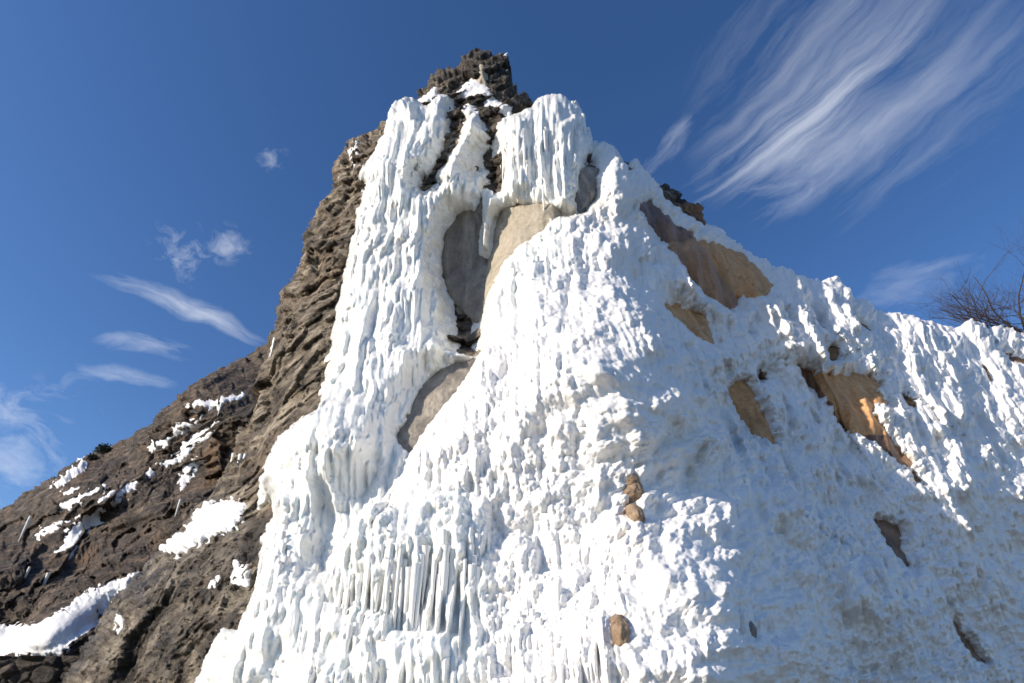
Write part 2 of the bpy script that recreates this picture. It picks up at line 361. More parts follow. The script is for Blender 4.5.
# ice polygons ------------------------------------------------------
ICE_L = [(394,113),(400,106),(415,102),(428,107),(440,96),(450,97),(447,110),(445,139),(437,161),(430,176),(423,190),(435,176),(450,155),(462,136),(465,120),(475,112),(482,120),(484,133),(473,149),(470,170),(474,176),
 (483,174),(485,198),(478,212),(458,218),(446,234),(441,258),(441,278),(445,312),(447,337),(453,352),(466,357),(478,358),(470,363),(456,366),(431,378),(419,394),(411,413),(400,430),(398,444),(410,455),(400,500),(395,700),
 (392,760),(150,760),(180,720),(196,683),(212,645),(225,626),(238,632),(251,600),(259,566),(262,537),(274,519),(272,503),(259,508),(257,492),(261,479),(273,446),(293,425),(318,410),(325,387),(331,356),(337,306),(350,256),
 (358,209),(362,205),(366,184),(359,177),(372,155),(387,133)]
ICE_C = [(497,127),(503,120),(516,115),(531,111),(538,97),(546,84),(582,84),(596,130),(592,150),(583,164),(580,186),(576,212),(562,213),(550,210),(535,208),(519,207),(508,209),(500,214),(494,221),(490,232),(488,250),(482,250),
 (482,199),(487,196),(500,192),(505,171),(502,155),(500,149)]
ICE_R = [(553,219),(544,231),(519,244),(500,266),(487,297),(480,325),(481,353),(475,359),(466,378),(441,409),(420,437),(405,462),(385,508),(356,537),(343,557),(330,600),(300,690),(300,800),(1200,800),(1200,300),(900,280),(700,150),
 (640,110),(592,110),(588,135),(594,152),(600,166),(592,178),(597,200),(586,213),(570,217)]
ICE_S = [[(453,95),(459,88),(466,81),(474,79),(483,83),(489,90),(495,97),(480,96),(466,96)], [(485,106),(487,99),(497,98),(512,107),(505,113),(495,108)], [(425,96),(430,88),(436,84),(438,90),(431,99)],[(412,100),(425,94),(432,97),(420,103)]]
HOLES = [[(635,211),(646,204),(663,220),(685,239),(688,248),(669,247),(654,232)],
 [(669,248),(694,247),(716,250),(738,257),(757,276),(769,288),(763,296),(754,298),(742,293),(738,304),(728,307),(707,293),(685,270)],
 [(663,307),(676,306),(682,312),(694,312),(704,320),(708,333),(710,346),(700,345),(683,330),(672,320)],
 [(722,391),(735,384),(742,391),(746,409),(759,440),(762,452),(750,446),(732,418)],
 [(787,370),(812,383),(829,385),(854,384),(874,391),(868,402),(882,413),(866,413),(864,425),(877,441),(904,470),(898,474),(870,450),(850,441),(832,432),(818,404)],
 [(863,529),(875,530),(885,535),(886,545),(882,556),(890,572),(883,570),(872,553)], [(930,624),(942,643),(959,665),(952,666),(938,648)],
 [(817,353),(828,355),(834,365),(825,368)], [(850,316),(862,322),(868,332),(858,330)],
 [(652,176),(676,186),(691,194),(700,200),(712,212),(716,226),(700,224),(684,216),(664,200)], [(579,174),(588,170),(597,172),(594,194),(586,204),(579,214),(576,205)],
 [(627,150),(634,147),(641,154),(634,156)], [(620,158),(627,155),(632,168),(628,172)], [(752,375),(762,374),(760,382),(754,383)], 
 [(424,180),(436,172),(434,186),(424,190)],[(1003,352),(1030,356),(1030,366),(1010,362)],[(846,415),(853,428),(848,430)],[(905,478),(913,490),(907,488)],[(900,400),(910,412),(903,410)]]
def union(a, b): return np.maximum(a, b)
edge = fbm(NP * 7 + 3, 4, .6) * 7; edge_s = fbm(NP * 14 + 31, 3, .6) * 3
dL = psdf(ICE_L, U, V) + edge; dC = psdf(ICE_C, U, V) + edge_s * .8; dR = psdf(ICE_R, U, V) + np.where(U < 560, edge_s, edge)
dI = union(union(dL, dC), dR)
hole = np.full(U.shape, -1e9)
for q in HOLES: hole = union(hole, psdf(q, U, V))
dI = np.minimum(dI, -(hole + .5 + edge_s * 2.0))
inI = sstep(-2, 10, dI)

# ------------------------------------------------------------------ rock relief (pixel-sized units at each depth, so near and far keep detail)
Pn = Pw * 1.0
strat = Pw @ np.array([-.35, .15, 1.0])
q1 = np.stack([Pw[..., 0] * .55, Pw[..., 1] * .5, strat * 1.15], -1)
warp = fbm(Pw * .6, 3)[..., None] * .9
r1 = fbm(q1 * .75 + warp, 6, .55, True)
warp2 = fbm(Pw * 1.7 + 50, 3)[..., None] * .45
bl1 = blocks(q1 * 1.0 + warp * .7 + warp2 * .5, tilt=1.3); bl2 = blocks(np.stack([Pw[..., 0] * 1.9, Pw[..., 1] * 1.7, strat * 2.6], -1) + warp + warp2, tilt=1.3); bl3 = blocks(Pw * 5.5 + warp2 * 3, tilt=1.2)
R = r1 * 6 + bl1 * 10 + bl2 * 4.6 + bl3 * 1.7 + fbm(Pw * 11, 4, .65) * 2.2 - 10
# flowing travertine low on the left: long folds running down to the left
lowL = sstep(470, 560, V) * sstep(300, 250, U)
ca = (U * .80 + V * .60) / 9.; ca = (U * .66 + V * .62) / 13.; cb_ = (-U * .62 + V * .66) / 110.
fold = fbm(np.stack([ca, cb_, ca * 0], -1) + fbm(NP * 3, 3)[..., None] * 1.2, 5, .55, True)
fold2 = fbm(np.stack([ca * 2.6, cb_ * 1.4, ca * 0 + 5], -1) + fbm(NP * 5, 3)[..., None] * .8, 4, .6)
R = R * (1 - lowL * .75) + lowL * (fold * 15 + fold2 * 2.5)
hol0 = psdf(HOLES[0], U, V)
for q in HOLES[1:7]: hol0 = union(hol0, psdf(q, U, V))
R = R * (1 - .72 * inI) * (1 - .85 * sstep(-12, -2, hol0)); R = R * (1 - .4 * sstep(30, 0, dsil))
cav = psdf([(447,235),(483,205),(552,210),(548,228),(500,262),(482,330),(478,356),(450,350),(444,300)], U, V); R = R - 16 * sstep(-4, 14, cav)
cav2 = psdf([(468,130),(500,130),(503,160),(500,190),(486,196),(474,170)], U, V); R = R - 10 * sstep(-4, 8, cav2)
darkc = psdf([(120,612),(160,585),(178,600),(150,640),(128,683),(95,683)], U, V); 
gash = psdf([(118,668),(128,638),(150,612),(176,585),(170,606),(150,640),(132,683),(112,690)], U, V); R = R - 16 * sstep(-2, 6, gash)
gash2 = psdf([(255,515),(272,522),(262,538),(256,566),(245,560),(240,548)], U, V); R = R - 8 * sstep(-2, 6, gash2)
for (pts, dep, wd) in [([(262,342),(246,400),(240,440),(228,480)], 9, 4), ([(300,250),(292,300),(270,345),(262,420),(252,470)], 8, 5), ([(345,150),(350,190),(322,250),(310,300),(285,350)], 6, 4)]:
    l = np.abs(polyline_sd(pts, U, V) + edge * .8); R = R - dep * np.exp(-(l / wd) ** 2)
Dh = -RD / np.linalg.norm(RD, axis=-1, keepdims=True)
curlw = sstep(30, 0, dsil)[..., None]
Pb = CAM + RD * (T0 + curl * S)[..., None]
nb = normals(blur(Pb, 5)); nb = blur(nb, 6); nb /= np.linalg.norm(nb, axis=-1, keepdims=True)
DD = Dh * (1 - .55 * curlw) + nb * (.30 + .5 * curlw); DD /= np.linalg.norm(DD, axis=-1, keepdims=True)
PR = Pb + DD * (R * S)[..., None]
ok = dsil > 0
def quad_and(m): return m[:-1, :-1] & m[1:, :-1] & m[1:, 1:] & m[:-1, 1:]
def quad_or(m): return m[:-1, :-1] | m[1:, :-1] | m[1:, 1:] | m[:-1, 1:]
n_big = fbm(NP * 1.3 + 9, 3)
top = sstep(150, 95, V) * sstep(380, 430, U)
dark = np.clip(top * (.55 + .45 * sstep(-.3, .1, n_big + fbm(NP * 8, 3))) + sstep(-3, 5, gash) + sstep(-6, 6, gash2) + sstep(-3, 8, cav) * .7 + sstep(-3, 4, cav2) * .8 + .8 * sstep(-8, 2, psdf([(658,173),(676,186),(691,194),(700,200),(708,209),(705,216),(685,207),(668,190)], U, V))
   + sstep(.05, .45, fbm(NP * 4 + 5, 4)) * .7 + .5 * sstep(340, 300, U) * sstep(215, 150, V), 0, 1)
wet = np.clip(lowL * .95 + sstep(-3, 8, cav) * .4, 0, 1)
ochre = np.clip(.45 + 1.0 * sstep(-6, 8, psdf([(318,340),(335,340),(332,385),(318,380)], U, V)) + .9 * sstep(560, 620, U), 0, 1) * (1 - lowL * .9)
pale = np.clip(sstep(420, 300, U) * sstep(180, 260, V) * (1 - lowL), 0, 1)  # lighter colour standing in for the sunlit parts of the left cliff
# ------------------------------------------------------------------ ice relief
A = polyline_sd([(575,222),(615,330),(655,440),(715,540),(760,610),(805,700),(830,760)], U, V)
wn = fbm(NP * 2.2, 3) * 14
def ridge(sd, left, right, h):           # gentle on the left, steep on the right
    sd = sd + wn; return h * np.where(sd < 0, np.exp(-(sd / left) ** 2), np.exp(-(np.abs(sd) / right) ** 1.7))
Tm = 20 - 5 * sstep(590, 680, U)
rightz = sstep(560, 700, U - (V - 230) * .25)
wprof = np.where(dL > np.maximum(dC, dR), 20, 14 - 6 * sstep(590, 650, U))
Tm = Tm * (1 - .35 * rightz); 
T = np.where(dI > 0, Tm * np.sqrt(np.clip(1 - (1 - np.clip(dI / wprof, 0, 1)) ** 2, 0, 1)), dI * 1.8)
big = np.zeros_like(U)
big += ridge(A, 130, 44, 92) * sstep(205, 430, V)
A2 = polyline_sd([(640,330),(690,420),(730,470),(800,560),(860,640),(900,700),(930,760)], U, V); big += ridge(A2, 34, 80, 90) * sstep(330, 640, V)
A3 = polyline_sd([(800,290),(860,400),(900,460),(960,560),(1030,700),(1050,760)], U, V); big += ridge(A3, 130, 40, 34) * sstep(300, 360, V)
A4 = polyline_sd([(600,150),(650,215),(705,255)], U, V); big += ridge(A4, 14, 12, 9)
A5 = polyline_sd([(700,225),(770,300),(800,360)], U, V); big += ridge(A5, 22, 14, 10)
# vertical buttresses on the far right: lines that converge to the zenith
phi = (U - 512) / (V - ZVP)
bt = fbm(np.stack([phi * 34, V / 260, V * 0 + 4], -1), 3, .6)
bt = np.abs(bt) ; butt = np.exp(-(bt * 3.2) ** 2)
farR = sstep(760, 940, U - (V - 330) * .30) * sstep(-4, 50, dsil) 
big += farR * (butt * 15 + fbm(np.stack([phi * 90, V / 90, V * 0], -1), 3, .6) * 5)
midR = rightz * (1 - farR)
big += midR * (np.clip(fbm(np.stack([phi * 26, V / 130, V * 0 + 8], -1) , 3, .6), -.6, .6) * 50 * (1 - .6 * sstep(440, 520, V)))
_ms = sstep(780, 840, U) * sstep(430, 490, V); big = big * (1 - _ms) + blur(big, 16) * _ms
# the left fall: a rounded column, swelling where it lands
colm = polyline_sd([(430,110),(405,200),(375,300),(352,380),(320,460),(290,560),(250,690),(240,760)], U, V)
big += 26 * np.exp(-(colm / 52.) ** 2) * sstep(110, 200, V)
colB = polyline_sd([(470,125),(450,180),(425,240),(412,320),(408,370)], U, V); big += 10 * np.exp(-(colB / 20.) ** 2)
big += 20 * np.exp(-(((U - 335) / 60.) ** 2 + ((V - 450) / 55.) ** 2))
# the valley between the left fall and the mound
val = polyline_sd([(470,366),(432,420),(410,458),(388,505),(352,545),(336,590)], U, V); vstep = np.where(val > 0, 0, -34 * np.exp(-((val + 18) / 20.) ** 2)) + 26 * sstep(-2, 7, val + edge_s) * np.exp(-(val / 110.) ** 2)
big += vstep * sstep(355, 400, V) * sstep(600, 560, V)
# lobes that stand out over recesses (centre, half width, rise above, length below, height)
def add_lobe(H, cu, cv, w, up, down, h, fr=.5, seed=0):
    e = np.array([cu - 512, cv - ZVP]); e = e / np.hypot(*e); du, dv = U - cu, V - cv
    b = du * e[0] + dv * e[1]; a = du * e[1] - dv * e[0]
    lat = np.sqrt(np.clip(1 - (a / w) ** 2, 0, 1)); nz = perlin(np.stack([a / 7.5, a * 0 + seed, a * 0], -1)) ; nz2 = perlin(np.stack([a / 3.2, a * 0 + seed + .5, a * 0], -1))
    cut = down * (1 - fr + fr * (nz * 1.3 + nz2 * .5 + .2)) * (.55 + .45 * lat)
    rise = np.sqrt(np.clip(1 - (np.clip(-b / up, 0, 1)) ** 2, 0, 1)); fall = sstep(cut + 22, cut - 16, b) * (1 - .35 * np.clip(b / down, 0, 1))
    return np.maximum(H, h * lat * np.where(b < 0, rise, fall))
lob = np.zeros_like(U)
LOBES = [(392,540,58,34,120,21),(448,530,44,30,140,23),(352,640,44,30,90,18),(530,440,46,36,70,9),(505,590,34,30,100,15),(552,610,36,30,110,12),(610,440,32,24,50,10),(620,330,60,30,60,14),
 (540,330,40,50,70,10),(470,480,34,24,45,18),(680,370,34,18,40,10),(590,650,36,26,60,24),(690,620,50,30,70,12),(420,660,40,24,60,20),(300,480,34,22,60,14),(350,440,40,26,60,12),(280,560,30,24,90,8),(250,640,30,18,60,8),(545,120,44,24,95,12),(560,108,20,14,60,10)]
for _ in range(150):
    _u, _v = random.uniform(470, 760), random.uniform(250, 690)
    LOBES.append((_u, _v, random.uniform(12, 30), random.uniform(8, 18), random.uniform(14, 40), random.uniform(5, 13)))
for k, l in enumerate(LOBES): lob = add_lobe(lob, *l, fr=.45, seed=k * 1.7)
bigR = big * sstep(585, 650, U) * sstep(0, 40, dsil)
H0 = T + bigR + (big - bigR + lob) * sstep(0, 22, dI); H0 = np.where(dI > 3, np.maximum(H0, bigR + np.minimum(T, 7)), H0)
cwx = np.zeros_like(U)
for q, k in [(ICE_L, 1), (ICE_C, 1), ([(487,297),(519,240),(560,218),(572,245),(556,300),(520,352),(476,364)], 1), ([(350,560),(480,540),(500,683),(340,700)], 1)]: cwx = np.maximum(cwx, k * sstep(-10, 20, psdf(q, U, V)))
flow = fbm(np.stack([phi * 70, V / 120, V * 0 + 11], -1) + (fbm(NP * 2.2 + 15, 2) * .8)[..., None], 4, .55)
H0 = H0 + sstep(0, 10, dI) * (fbm(NP * 4.5 + 40, 4, .55) * 7 * (1 - .7 * cwx) + flow * 17 * (cwx + .35 * (1 - cwx)))
groove = np.stack([phi * 44, V / 230, V * 0 + 21], -1) + (fbm(NP * 1.5 + 55, 2) * .7)[..., None]
H0 = H0 + rightz * sstep(2, 16, dI) * (fbm(groove, 3, .5, True) * 9 + fbm(np.stack([phi * 120, V / 60, V * 0 + 31], -1), 3, .6) * 6) * sstep(200, 330, V)
# curtain weight: where ice hangs in vertical drips rather than nodules
cw = .80 * sstep(500, 440, U + (V - 450) * .1) + .45 * sstep(560, 640, V) * sstep(640, 560, U)
for q, k in [(ICE_C, 1), ([(394,103),(450,95),(436,165),(400,250),(385,330),(372,405),(310,410),(330,306),(350,220)], 1), ([(487,297),(519,240),(560,218),(572,245),(556,300),(520,352),(476,364)], 1),
             ([(375,560),(470,560),(478,683),(380,683)], .95), ([(255,520),(335,500),(345,590),(330,700),(190,700)], 1), ([(400,170),(470,120),(500,200),(446,240),(450,345),(440,400),(380,440)], 1), ([(345,440),(410,400),(400,480),(350,540)], .9), ([(880,340),(1150,340),(1150,700),(1000,700),(880,420)], .7),
             ([(500,640),(560,620),(560,700),(500,700)], .6)]:
    cw = np.maximum(cw, k * sstep(-6, 14, psdf(q, U, V)))
def splat(n, wr, lr, hk, kind, wsel, rgn=None):
    M = np.zeros((Hh, Ww), np.float32); ju = rng.integers(0, Ww, n); jv = rng.integers(0, Hh, n)
    keep = (dI[jv, ju] > 1) & ok[jv, ju] & (rng.random(n) < wsel[jv, ju]); ju, jv = ju[keep], jv[keep]
    for i, j in zip(jv, ju):
        w = wr[0] + (wr[1] - wr[0]) * random.random() ** 1.6; l = w * (lr[0] + (lr[1] - lr[0]) * random.random() ** 1.5)
        r = int(l + 2); r2 = int(max(w, abs(U[i, j] - 512) / 800 * l) + 3)
        u0 = w if kind != 'nod' else l
        i0, i1 = max(0, i - int(u0) - 2), min(Hh, i + r + 1); j0, j1 = max(0, j - r2), min(Ww, j + r2 + 1)
        e0 = U[i, j] - 512 + random.gauss(0, 25); e1 = V[i, j] - ZVP; q = math.hypot(e0, e1); e0 /= q; e1 /= q
        du = U[i0:i1, j0:j1] - U[i, j]; dv = V[i0:i1, j0:j1] - V[i, j]; b = du * e0 + dv * e1; a = du * e1 - dv * e0
        if kind == 'nod':
            h = w * hk * np.sqrt(np.clip(1 - (a / w) ** 2 - (b / np.where(b < 0, w * .8, l)) ** 2, 0, 1))
        else:
            wb = w * np.where(b < 0, np.sqrt(np.clip(1 - (b / w) ** 2, 0, 1)), np.clip(1 - b / l, 0, 1) ** .7) + 1e-6
            h = wb * hk * np.sqrt(np.clip(1 - (a / wb) ** 2, 0, 1))
        sub = M[i0:i1, j0:j1]; np.maximum(sub, h, out=sub)
    return M
nodw = np.clip(1.02 - 1.15 * cw, 0, 1); right_soft = 1 - .1 * farR
fing = splat(11000, (2.6, 5.5), (2.0, 5.0), .8, 'drip', np.clip(.55 - .4 * cw + .3 * rightz, 0, 1))
m1 = splat(3000, (7, 16), (1.1, 2.0), .75, 'nod', nodw * right_soft)
m2 = splat(24000, (2.5, 6.0), (1.0, 2.0), .85, 'nod', nodw * right_soft)
m3 = splat(34000, (1.8, 3.2), (1.0, 1.8), .8, 'nod', nodw * .9)
c0 = splat(3400, (3, 7.5), (10, 28), .75, 'drip', cw)
c1 = splat(2200, (5, 11), (3, 7), .6, 'drip', cw)
c2 = splat(11000, (2.2, 5), (4, 10), .7, 'drip', np.clip(cw + .1, 0, 1) * .8)
c3 = splat(9000, (1.6, 3), (1, 1.6), .5, 'nod', cw * .8)
fade = sstep(0, 9, dI)
H0 = H0 + sstep(0, 20, dI) * fbm(NP * 1.9 + 77, 3, .5) * 22
patchy = .60 + .55 * sstep(-.35, .35, fbm(NP * 2.6 + 140, 3))
H = H0 + (m1 * .32 + ((m2 * .52 + m3 * .6) * patchy + fing * .7 + m1 * .2) * (1 + .9 * rightz) + np.maximum(c0, c1 * .45) + c2 * .38 + c3 * .3) * (.25 + .75 * fade)
H = np.where(H > bigR, H * (1 - .55 * sstep(34, 0, dsil) * sstep(520, 545, U)), H)
PI_ = Pb + DD * (H * S)[..., None]
stain = np.clip(sstep(.12, .55, fbm(NP * 3 + 60, 4, .6)) * .06 + .2 * sstep(.0, .5, fbm(NP * 6 + 90, 3)) * np.exp(-((np.abs(dI) - 5) / 7.) ** 2)
   + .35 * sstep(-5, 15, psdf([(385,200),(400,190),(398,300),(370,330)], U, V)) * sstep(-.1, .4, fbm(NP * 9, 3))
   + .35 * sstep(-8, 20, psdf([(590,480),(640,480),(660,600),(630,683),(600,683)], U, V)) * sstep(-.1, .4, fbm(NP * 8 + 7, 3))
   + .30 * sstep(-8, 20, psdf([(560,200),(650,200),(660,240),(560,225)], U, V)) + .05 * rightz * sstep(-.1, .45, fbm(NP * 5 + 20, 3)), 0, .8)
# skirts close the sides and carry the foot of the mountain to the ground
back = np.zeros(U.shape + (3,)); back[..., 1] = 4.0; cxm = 1.5 + (Pw[..., 0] - 1.5) * .75; back[..., 0] = cxm - Pw[..., 0]
foot = V > vsr[-1] - 1.5; back[foot] = 0; back[foot, 2] = -(PR[foot][:, 2] + .3); back[foot, 1] = -.3
qr = quad_and(ok) & quad_or(dI < 9)
tanm = sstep(-7, 1, hole) * sstep(600, 640, U) * sstep(206, 212, V)
dark = np.clip(dark * (1 - tanm) + .45 * lowL * sstep(-.25, .25, fbm(NP * 5 + 33, 3)), 0, 1)
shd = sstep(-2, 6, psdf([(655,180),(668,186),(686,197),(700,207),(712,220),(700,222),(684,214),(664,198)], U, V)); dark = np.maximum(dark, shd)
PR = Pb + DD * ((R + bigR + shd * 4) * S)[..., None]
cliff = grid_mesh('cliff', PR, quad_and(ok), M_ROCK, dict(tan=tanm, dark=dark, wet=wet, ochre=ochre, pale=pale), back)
tag(cliff, 'weathered grey brown rock pinnacle carrying the frozen waterfall', None, None, 'structure')

# pieces -------------------------------------------------------------
PIECES = [  # (polygon, material, label)
 ([(484,84),(600,84),(600,150),(594,170),(590,215),(552,222),(478,262),(478,190),(496,150)], M_CURT, 'broad icicle curtain hanging from the right shoulder of the peak above the tan dome'),
 ([(447,150),(470,108),(500,108),(500,230),(452,240),(450,400),(392,408),(392,330),(398,262),(420,200)], M_CURT, 'narrow middle ice stream beside the dark cave and grey dome'),
 ([(380,100),(470,90),(450,150),(420,200),(398,262),(392,330),(392,402),(310,420),(300,400),(330,250)], M_CURT, 'tall left ice fall pouring down the upper left cliff'),
 ([(300,400),(392,400),(470,362),(425,425),(405,462),(385,508),(356,537),(343,557),(330,600),(300,700),(290,790),(120,790),(120,620),(240,470)], M_CURT, 'swollen lower left ice fall spreading into drips beside the wet grey rock'),
 ([(478,215),(565,205),(572,250),(545,300),(505,358),(470,368),(476,330)], M_CURT, 'leaning ice apron right of the tan dome in the middle'),
 ([(300,800),(330,600),(343,557),(400,500),(430,490),(480,505),(492,560),(490,620),(484,800)], M_CURT, 'overhanging ice ledge with a long icicle fringe at the bottom centre'),
 ([(484,800),(490,620),(492,560),(540,560),(575,580),(590,640),(580,800)], M_ICE, 'rounded ice knobs with short drips right of the icicle fringe'),
 ([(560,190),(625,215),(640,300),(680,440),(600,470),(600,600),(540,560),(480,505),(400,505),(350,560),(405,462),(470,368),(505,358),(545,300)], M_ICE, 'big central mound of knobbly white ice in full sun'),
 ([(600,470),(680,440),(720,530),(800,640),(850,800),(580,800),(590,640),(560,560)], M_ICE, 'steep lower ice ridge dotted with finger shaped nodules and small stones'),
 ([(585,90),(640,120),(720,200),(800,270),(850,340),(800,370),(770,300),(700,300),(640,300),(600,190)], M_ICE, 'upper right ice slope around the brown and tan rock slabs'),
 ([(850,340),(800,250),(1200,250),(1200,800),(1100,800),(960,600),(900,470)], M_ICE, 'far right ice wall with long parallel ribs falling from the snowy ridge'),
 ([(560,200),(860,280),(900,470),(1100,800),(800,800),(640,400)], M_ICE, 'shaded ice slope on the lower right with bare rock patches'),
]
lab = np.full((Hh, Ww), len(PIECES) - 1); best = np.full((Hh, Ww), -1e9)
jx = (fbm(NP * 6 + 70, 3) * 8)
for k in range(len(PIECES) - 1, -1, -1):
    d = psdf(PIECES[k][0], U, V) + jx; m = (d > 0); lab = np.where(m, k, lab); 
ql = lab[:-1, :-1]; qok = quad_and(ok) & quad_or(dI > -9)
iceobj = {}
NV = normals(PI_)
for k, (_, mat, label) in enumerate(PIECES):
    if label is None: continue
    own = qok & (ql == k)
    if own.sum() < 20: continue
    ext = own.copy(); Pk = PI_
    vown = np.zeros((Hh, Ww), bool); vown[:-1, :-1] |= own; vown[1:, :-1] |= own; vown[1:, 1:] |= own; vown[:-1, 1:] |= own
    for r in range(0):
        e2 = ext.copy(); e2[1:] |= ext[:-1]; e2[:-1] |= ext[1:]; e2[:, 1:] |= ext[:, :-1]; e2[:, :-1] |= ext[:, 1:]; ext = e2 & qok
    push = np.where(vown, 0, 2.5); Pk = PI_ - DD * (push * S)[..., None]
    sk = -DD * (S * 22)[..., None]; sk[foot] = back[foot]
    o = grid_mesh('frozen_waterfall' if mat is not M_SNOW else 'snow_cap', Pk, ext, mat, dict(stain=stain), sk, NV=NV)
    tag(o, label, 'ice' if mat is not M_SNOW else 'snow', 'ice masses of the frozen waterfall'); iceobj[k + 2 if k else 0] = o

# ------------------------------------------------------------------ icicles (real hanging cones)
def tube(path, rad, seg=7):
    path = np.asarray(path, float); n = len(path); vs, q = [], []
    for i in range(n):
        t = path[min(i + 1, n - 1)] - path[max(i - 1, 0)]; t /= np.linalg.norm(t) + 1e-9
        a = np.array((t[1] * .05 - t[2] * .95, t[2] * .31 - t[0] * .05, t[0] * .95 - t[1] * .31)); a /= math.sqrt(a @ a) + 1e-9; b = np.array((t[1] * a[2] - t[2] * a[1], t[2] * a[0] - t[0] * a[2], t[0] * a[1] - t[1] * a[0]))
        th = 2 * math.pi * np.arange(seg) / seg; vs.extend(path[i] + rad[i] * (np.cos(th)[:, None] * a + np.sin(th)[:, None] * b))
    for i in range(n - 1):
        for s in range(seg):
            s2 = (s + 1) % seg; q.append((i * seg + s, i * seg + s2, (i + 1) * seg + s2, (i + 1) * seg + s))
    return np.array(vs), np.array(q)
def pt(u, v, extra=0.0, surf=None):
    j = int(round((u - us[0]) / STEP)); i = int(round((v - vsr[0]) / STEP)); j = min(max(j, 0), Ww - 1); i = min(max(i, 0), Hh - 1)
    p = (PI_ if surf is None else surf)[i, j]; return p + DD[i, j] * S[i, j] * extra, S[i, j]
def icicle(u, v, lpx, wpx, parent=None, mat=None, surf=None, extra=-1.0):
    mat = M_ICICLE
    p, s = pt(u, v, extra, surf); n = 9; f = np.linspace(0, 1, n); Lm = lpx * s * 1.15; r = wpx * s
    wob = np.cumsum(rng.normal(0, .05 * r, (n, 2)), 0); path = np.stack([p[0] + wob[:, 0], p[1] + wob[:, 1], p[2] + 2 * r - f * Lm], -1)
    rad = r * (1 - f) ** .95 * (1 + rng.normal(0, .08, n)) + r * .05
    vsx, q = tube(path, rad); return mk_mesh('icicle', vsx, q, mat or M_CURT, attrs=dict(stain=np.zeros(len(vsx))), parent=parent, origin=p)
def fringe(k, u0, u1, v0, v1, n, l, w, extra=-1):
    for _ in range(n):
        f = random.random(); icicle(u0 + (u1 - u0) * f, v0 + (v1 - v0) * f + random.gauss(0, 16), random.uniform(*l), random.uniform(*w), iceobj[k], extra=extra)
if 7 in iceobj:
    fringe(7, 395, 480, 580, 575, 30, (40, 120), (1.8, 4.4), 1); fringe(7, 345, 392, 590, 585, 12, (25, 60), (1.8, 3.4), 0); fringe(7, 335, 375, 640, 640, 10, (20, 50), (1.8, 3.4), 0)
if 8 in iceobj: fringe(8, 495, 570, 630, 620, 10, (20, 50), (1.8, 3.4), 0)
if 0 in iceobj: fringe(0, 500, 575, 150, 150, 26, (30, 62), (1.2, 2.6), 0); fringe(0, 505, 560, 200, 205, 10, (6, 14), (1, 1.8)); icicle(487, 200, 58, 4.2, iceobj[0]); icicle(491, 200, 50, 3, iceobj[0])
if 6 in iceobj: fringe(6, 520, 555, 285, 262, 12, (16, 36), (1.2, 2.4))
if 9 in iceobj: 0
if 5 in iceobj: fringe(5, 265, 330, 560, 545, 22, (30, 90), (1.8, 3.4))
if 4 in iceobj: fringe(4, 350, 400, 200, 190, 14, (20, 45), (1.2, 2.2))
def lone(u, v, l, w, label, grp='icicles hanging on the bare left cliff'):
    o = icicle(u, v, l, w, None, M_CURT, PR, -1.5); tag(o, label, 'icicle', grp)
for u, v, l, w, lb in [(228,456,34,2.6,'long icicle at the left of the cluster under the cliff ledge'),(233,457,38,3.0,'thick icicle in the middle of the cluster under the cliff ledge'),(238,455,26,2.0,'short icicle at the right of the cluster under the cliff ledge'),
    (266,344,17,1.8,'thin icicle high on the cliff corner against the sky'),(270,340,22,2.2,'pale icicle next to the highest one at the cliff corner'),(275,343,13,1.5,'short stub icicle right of the pair at the cliff corner'),
    (337,176,20,2.2,'icicle hanging under the dark overhang on the upper left outline')]: lone(u, v, l, w, lb)

# ------------------------------------------------------------------ boulders and smooth domes that show through the ice
_ico = None
def boulder(u, v, ra, rb, ang, depth, mat, label, name='rock_slab', push=0.0, flat=1.0, nz=.16, cat='rock'):
    import bmesh
    bm = bmesh.new(); bmesh.ops.create_icosphere(bm, subdivisions=5, radius=1); vs = np.array([x.co[:] for x in bm.verts]); tr = np.array([[y.index for y in f.verts] for f in bm.faces]); bm.free()
    vs = vs * (1 + nz * fbm(vs * 1.6 + u * .1, 4, .5)[:, None]); vs = np.sign(vs) * np.abs(vs) ** (.85)
    if name == 'rock_slab': ra *= 1.35; rb *= 1.7; push += 9; depth *= .8
    t = float(tdepth(np.array([float(u)]), np.array([float(v)]))[0]); s = t / F; c = CAM + ray(u, v) * t; c = pt(u, v, 0)[0] + (c - CAM) / np.linalg.norm(c - CAM) * 0
    j = min(max(int(u - us[0]), 0), Ww - 1); i = min(max(int(v - vsr[0]), 0), Hh - 1); cr = curl[i, j]
    rx = np.array([1., 0, 0]); up = np.array([0, -sp, cp]); fw = np.array([0, cp, sp]); th = math.radians(ang)
    ax = rx * math.cos(th) - up * math.sin(th); ay = rx * math.sin(th) + up * math.cos(th)   # ang clockwise
    P = c + fw * s * push + (vs[:, :1] * ra * ax + vs[:, 1:2] * rb * ay - vs[:, 2:] * depth * fw) * s
    o = mk_mesh(name, P, None, mat, tris=tr); tag(o, label, cat, 'bare rock showing through the ice'); return o
boulder(625,659,9,15,12,20,M_STONE,'brown upright stone in the ice near the bottom edge','stone',15,1,.25)
boulder(616,501,9,7,10,20,M_STONE,'topmost of the three little stones on the lit ridge','stone',15,1,.25)
boulder(619,517,13,8,-30,20,M_STONE,'wedge stone in the middle of the three on the lit ridge','stone',15,1,.25)
boulder(631,546,7,8,-20,20,M_STONE,'lowest of the three little stones on the lit ridge','stone',15,1,.25)
boulder(724,650,7,6,-20,16,M_TUFA_GREY,'grey pebble in a melt hole near the bottom of the ridge','stone',15,1,.25)

